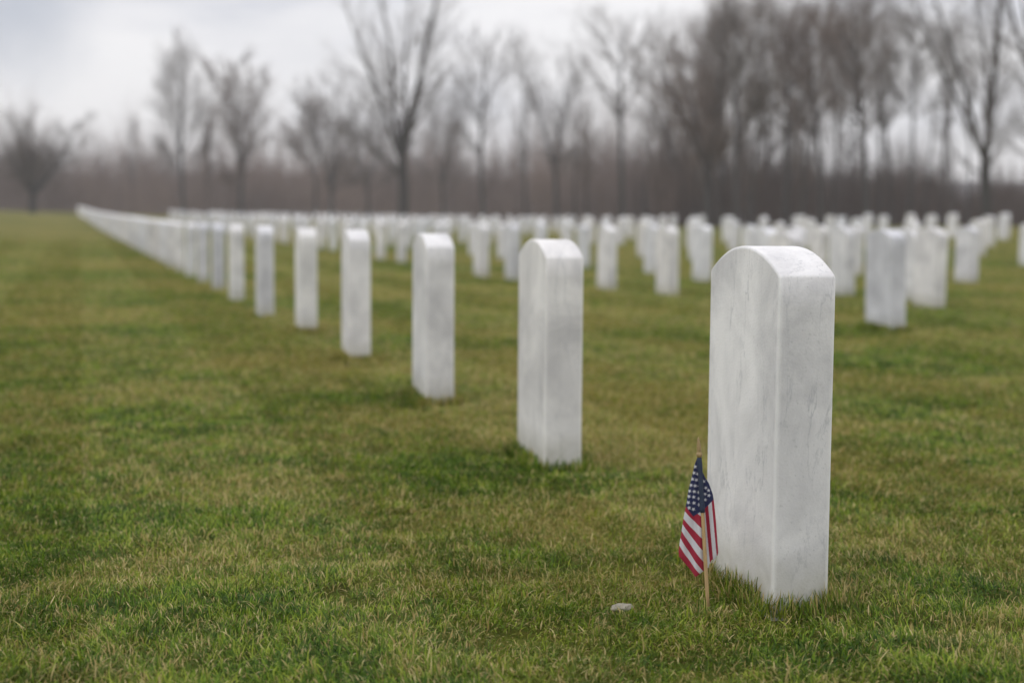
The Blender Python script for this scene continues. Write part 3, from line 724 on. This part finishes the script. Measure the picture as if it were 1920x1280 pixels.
TREES = [ # px, Y, H, spread, style, seed, dens, lean, clear, tr, twigmat, label, name
 (62, 112, 8.6, 1.7, 'vase', 3, 1.5, 0.0, .16, .30, 0, "dark broad low tree at the far left end of the treeline", "bare_tree"),
 (345, 140, 16.6, .80, 'vase', 5, 1.15, 0.0, .34, .22, 0, "tall round-crowned bare tree, left one of the pair above the long row", "bare_tree"),
 (450, 135, 13.8, .62, 'vase', 8, 1.5, 0.02, .28, .22, 1, "dense brown bare tree, right one of the pair above the long row", "bare_tree"),
 (622, 120, 12.0, 1.0, 'vase', 12, 1.1, -.02, .2, .2, 0, "small bare tree just left of the tall forked tree", "bare_tree"),
 (755, 85, 15.6, 1.0, 'vase', 15, 1.0, 0.0, .24, .33, 0, "tall forked tree with dark trunk dividing into a wide V, taller than the frame", "bare_tree"),
 (905, 110, 15.0, .75, 'oval', 19, .75, -.03, .35, .22, 0, "bare tree just right of the tall forked tree", "bare_tree"),
 (1040, 115, 14.6, .7, 'vase', 22, .8, -.02, .3, .2, 0, "thin pale bare tree with upright twin stems in the middle", "bare_tree"),
 (1165, 90, 13.8, .75, 'oval', 27, .7, 0.0, .42, .22, 0, "slim bare tree with a high sparse crown left of the dense grove", "bare_tree"),
 (1325, 78, 11.6, 1.1, 'vase', 31, 1.3, -.06, .25, .24, 1, "leaning dense brown tree at the left edge of the dense grove", "bare_tree"),
 (1378, 76, 12.2, .7, 'oval', 36, .95, 0.01, .35, .2, 0, "straight tree second from the left in the dense grove", "bare_tree"),
 (1470, 84, 13.4, .8, 'oval', 41, 1.0, -.02, .38, .2, 1, "bushy-topped tree in the middle of the dense grove", "bare_tree"),
 (1535, 80, 12.3, .6, 'oval', 58, .85, .03, .45, .17, 1, "narrow tree between the two bushiest trees of the dense grove", "bare_tree"),
 (1622, 78, 12.6, .8, 'oval', 44, .8, -.04, .42, .22, 1, "tall thick-crowned tree at the right of the dense grove", "bare_tree"),
 (1700, 86, 13.4, .55, 'oval', 47, .9, .02, .5, .14, 0, "slim tree between the dense grove and the dark right-hand tree", "bare_tree"),
 (1846, 62, 14.2, .95, 'vase', 52, .95, -.07, .20, .24, 0, "large dark tree with spreading limbs near the right edge", "bare_tree"),
 (1990, 56, 12.5, 1.0, 'vase', 61, .95, -.05, .22, .24, 0, "tree outside the right edge whose branches reach into the frame", "bare_tree"),
 (250, 150, 10.6, .5, 'column', 63, .7, 0, .3, .12, 0, "thin spindly tree standing left of the pair above the long row", "slender_tree"),
 (390, 150, 10.5, .6, 'column', 64, 1.5, 0, .1, .14, 1, "short reddish tree squeezed between the pair above the long row", "slender_tree"),
 (1095, 120, 9.4, .7, 'column', 66, 1.3, 0, .2, .14, 1, "low brown tree between the twin-stemmed and the high-crowned trees", "slender_tree"),
 (1240, 105, 10.0, .6, 'column', 67, 1.3, 0, .2, .14, 0, "low grey tree between the high-crowned tree and the dense grove", "slender_tree"),
 (1665, 92, 12.5, .5, 'pole', 68, .8, .01, .5, .11, 0, "slender pole tree right beside the thick-crowned grove tree", "slender_tree"),
 (1728, 90, 12.0, .5, 'pole', 69, .7, -.01, .5, .10, 0, "first slender pole tree in the bright gap", "slender_tree"),
 (1758, 96, 12.8, .5, 'pole', 70, .8, .01, .5, .12, 0, "second slender pole tree in the bright gap", "slender_tree"),
 (1780, 88, 11.4, .5, 'pole', 71, .7, .0, .55, .10, 0, "third slender pole tree in the bright gap", "slender_tree"),
 (1808, 94, 12.2, .5, 'pole', 72, .8, -.02, .5, .11, 0, "fourth slender pole tree, left of the dark right-hand tree", "slender_tree"),
 (690, 128, 12.6, .9, 'vase', 80, .9, .01, .22, .16, 0, "pale tree half hidden behind the tall forked tree on its left", "bare_tree"),
 (830, 125, 13.0, .9, 'vase', 81, .9, .01, .25, .16, 0, "pale tree half hidden behind the tall forked tree on its right", "bare_tree"),
 (590, 135, 11.8, .8, 'oval', 82, .9, 0, .2, .16, 1, "low pale tree at the left end of the middle group", "bare_tree"),
 (985, 120, 15.4, .5, 'column', 83, .9, 0, .2, .15, 0, "upright thin tree left of the twin-stemmed tree", "slender_tree"),
 (1075, 122, 14.6, .5, 'column', 84, .9, 0, .2, .15, 0, "upright thin tree right of the twin-stemmed tree", "slender_tree"),
 (1275, 98, 14.0, 1.0, 'vase', 85, 1.2, -.03, .22, .2, 1, "wide brown tree filling the left shoulder of the dense grove", "bare_tree"),
 (1355, 100, 16.6, .75, 'oval', 86, 1.1, .02, .22, .2, 1, "tall brown tree behind the straight grove tree", "bare_tree"),
 (1440, 102, 17.4, .75, 'oval', 87, .85, -.02, .22, .2, 1, "tallest brown tree at the back of the dense grove", "bare_tree"),
 (1510, 104, 17.2, .7, 'oval', 88, 1.0, .02, .3, .2, 0, "grey tree at the back of the dense grove, right of its tallest", "bare_tree"),
 (1590, 100, 16.8, .7, 'oval', 89, .8, .0, .28, .2, 1, "brown tree at the back right of the dense grove", "bare_tree"),
 (1660, 102, 16.8, .6, 'oval', 90, .9, .01, .4, .17, 0, "rearmost tree at the right end of the dense grove", "bare_tree"),
 (1765, 112, 18.2, .5, 'column', 91, .7, 0, .45, .14, 0, "tall faint tree behind the slender poles", "slender_tree"),
 (1400, 90, 9.0, .7, 'column', 92, 1.3, .02, .1, .12, 1, "low brown sapling clump in the grove between leaning and middle trees", "slender_tree"),
 (1300, 92, 8.6, .8, 'column', 93, 1.3, -.02, .08, .12, 1, "low brown sapling clump at the foot of the leaning tree", "slender_tree"),
 (1490, 92, 8.4, .8, 'column', 94, 1.3, .02, .08, .12, 1, "low reddish sapling clump in the middle of the grove", "slender_tree"),
 (1345, 88, 12.4, .6, 'pole', 101, 1.1, .01, .35, .12, 0, "thin grey trunk between the leaning tree and the straight tree", "slender_tree"),
 (1405, 84, 13.0, .6, 'pole', 102, 1.1, -.01, .4, .12, 0, "thin grey trunk just right of the straight grove tree", "slender_tree"),
 (1500, 90, 13.6, .6, 'pole', 103, 1.1, .01, .4, .13, 0, "thin grey trunk right of the bushy-topped grove tree", "slender_tree"),
 (1555, 86, 12.8, .6, 'pole', 104, 1.0, -.02, .4, .12, 0, "thin grey trunk right of the narrow grove tree", "slender_tree"),
 (1642, 88, 13.2, .6, 'pole', 105, 1.0, .02, .4, .13, 0, "thin grey trunk rising beside the thick-crowned tree's bole", "slender_tree"),
 (1300, 100, 13.6, .6, 'pole', 106, 1.0, -.01, .4, .12, 0, "thin grey trunk at the left fringe of the dense grove", "slender_tree"),
 (1205, 112, 12.6, .6, 'pole', 107, 1.0, .01, .4, .12, 0, "thin grey trunk just right of the high sparse-crowned tree", "slender_tree"),
 (1425, 95, 13.0, .5, 'pole', 73, 1.0, .01, .45, .12, 0, "slender tree behind the gap in the dense grove", "slender_tree"),
 (1570, 98, 12.0, .5, 'pole', 74, 1.0, -.01, .45, .12, 0, "slender tree behind the right of the dense grove", "slender_tree"),
]
for (px, Y, H, spr, st, sd_, dn, ln, cl_, tr_, tm, lb, nm) in TREES:
    x, y = at(px, Y)
    tree(nm, x, y, H, spr, lb, st, sd_, dn, M_TWIGB if tm else M_TWIG, ln, tr_, cl_, tw=0.0072 * max(.8, Y / 90))

# undergrowth: a belt of leafless brush that reads as one mass
def brush(name, label, mat, n_all, lo, hi, seed):
    C = Tubes(); rr = random.Random(seed)
    for n in range(n_all):
        px = rr.uniform(lo, hi)
        Y = rr.uniform(92, 132) if px > 1230 else rr.uniform(125, 165) if px > 1000 else rr.uniform(145, 205)
        x, y = at(px, Y)
        top = float(np.interp(px, [0, 130, 260, 470, 560, 700, 1000, 1300, 1600, 1750, 1850, 1920], [262, 278, 272, 285, 290, 280, 265, 250, 280, 318, 332, 348]))
        k1 = float(vnoise(np.array([px / 60.]), np.array([Y / 25. + 3]))[0]); k2 = float(vnoise(np.array([px / 17.]), np.array([Y / 9.]))[0])
        hpx = max(20, (412 - top)) * (0.45 + .65 * k1 + .45 * k2)
        tallf = rr.random() < (.09 if px < 560 else .14)
        H = hpx * Y / F_ * (rr.uniform(.95, 1.5) if tallf else rr.uniform(.35, .95))
        z = float(gz(x, y)) + SOIL
        d = norm((rr.gauss(0, .13), rr.gauss(0, .10), 1))
        pp = path(rr, (x, y, z), d, H, 4, .05, .03); r = .021 * Y / 100 * (1.25 if tallf else 1) * (2.2 if rr.random() < .03 else 1)
        C.add(pp, [r, r * .8, r * .6, r * .45, r * .2], 3)
        for k in range(5):
            i = rr.choice([1, 2, 2, 3]); q = pp[i]
            qq = path(rr, q, child_dir(rr, d, R(rr.uniform(15, 40))), H * rr.uniform(.2, .45), 2, .1, .05); C.add(qq, [min(r, .03) * .6, min(r, .03) * .45, r * .15], 3)
    o = C.build(name, mat)
    tag(o, label, "brush", None, "stuff")
M_THICK = simple("thicket_stems", (0.110, 0.080, 0.064), 0.9, 0.12, 0.45)
brush("undergrowth", "pale leafless brown brush along the far edge of the field, left and middle", M_BRUSH, 7600, -140, 1260, 5)
brush("thicket", "dark leafless thicket at the foot of the dense grove on the right", M_THICK, 4700, 1180, 2080, 6)

# far hills
def hills():
    xs = np.linspace(-420, 420, 260); V = []; F = []
    ys = [330, 350, 380, 420, 470]
    for x in xs:
        px = 960 + x / 400 * F_
        top = 8.5 + 7.5 * float(vnoise(np.array([x / 70 + 5]), np.array([.5]))[0]) + 1.6 * float(vnoise(np.array([x / 9.]), np.array([2.5]))[0]) + .8 * float(vnoise(np.array([x / 3.]), np.array([7.5]))[0])
        for k, y in enumerate(ys): V.append((x, y, -1 + (top + 1) * [0, .45, .8, 1, .9][k]))
    m = len(ys)
    for i in range(len(xs) - 1):
        for k in range(m - 1): a = i * m + k; F.append((a, a + m, a + m + 1, a + 1))
    o = mesh_obj("hills", V, F, M_HILL, None, True); tag(o, kind='structure')
hills()

# ------------------------------------------------------------------ the air
def haze():
    m, t = new_mat("haze_air")
    o = N(t, 'ShaderNodeOutputMaterial'); p = N(t, 'ShaderNodeVolumePrincipled')
    p.inputs['Color'].default_value = (0.90, 0.89, 0.91, 1); p.inputs['Density'].default_value = HAZE; p.inputs['Anisotropy'].default_value = 0.0
    L(t, p.outputs[0], o.inputs['Volume'])
    x0, x1, y0, y1, z0, z1 = -610, 610, -610, 610, -2.0, 24.0
    V = [(x0, y0, z0), (x1, y0, z0), (x1, y1, z0), (x0, y1, z0), (x0, y0, z1), (x1, y0, z1), (x1, y1, z1), (x0, y1, z1)]
    ob = mesh_obj("haze", V, [(3, 2, 1, 0), (4, 5, 6, 7), (0, 1, 5, 4), (1, 2, 6, 5), (2, 3, 7, 6), (3, 0, 4, 7)], m)
    tag(ob, "thin grey winter haze over the field and trees", "haze", None, "stuff")
HAZE = 0.0011
if HAZE: haze()
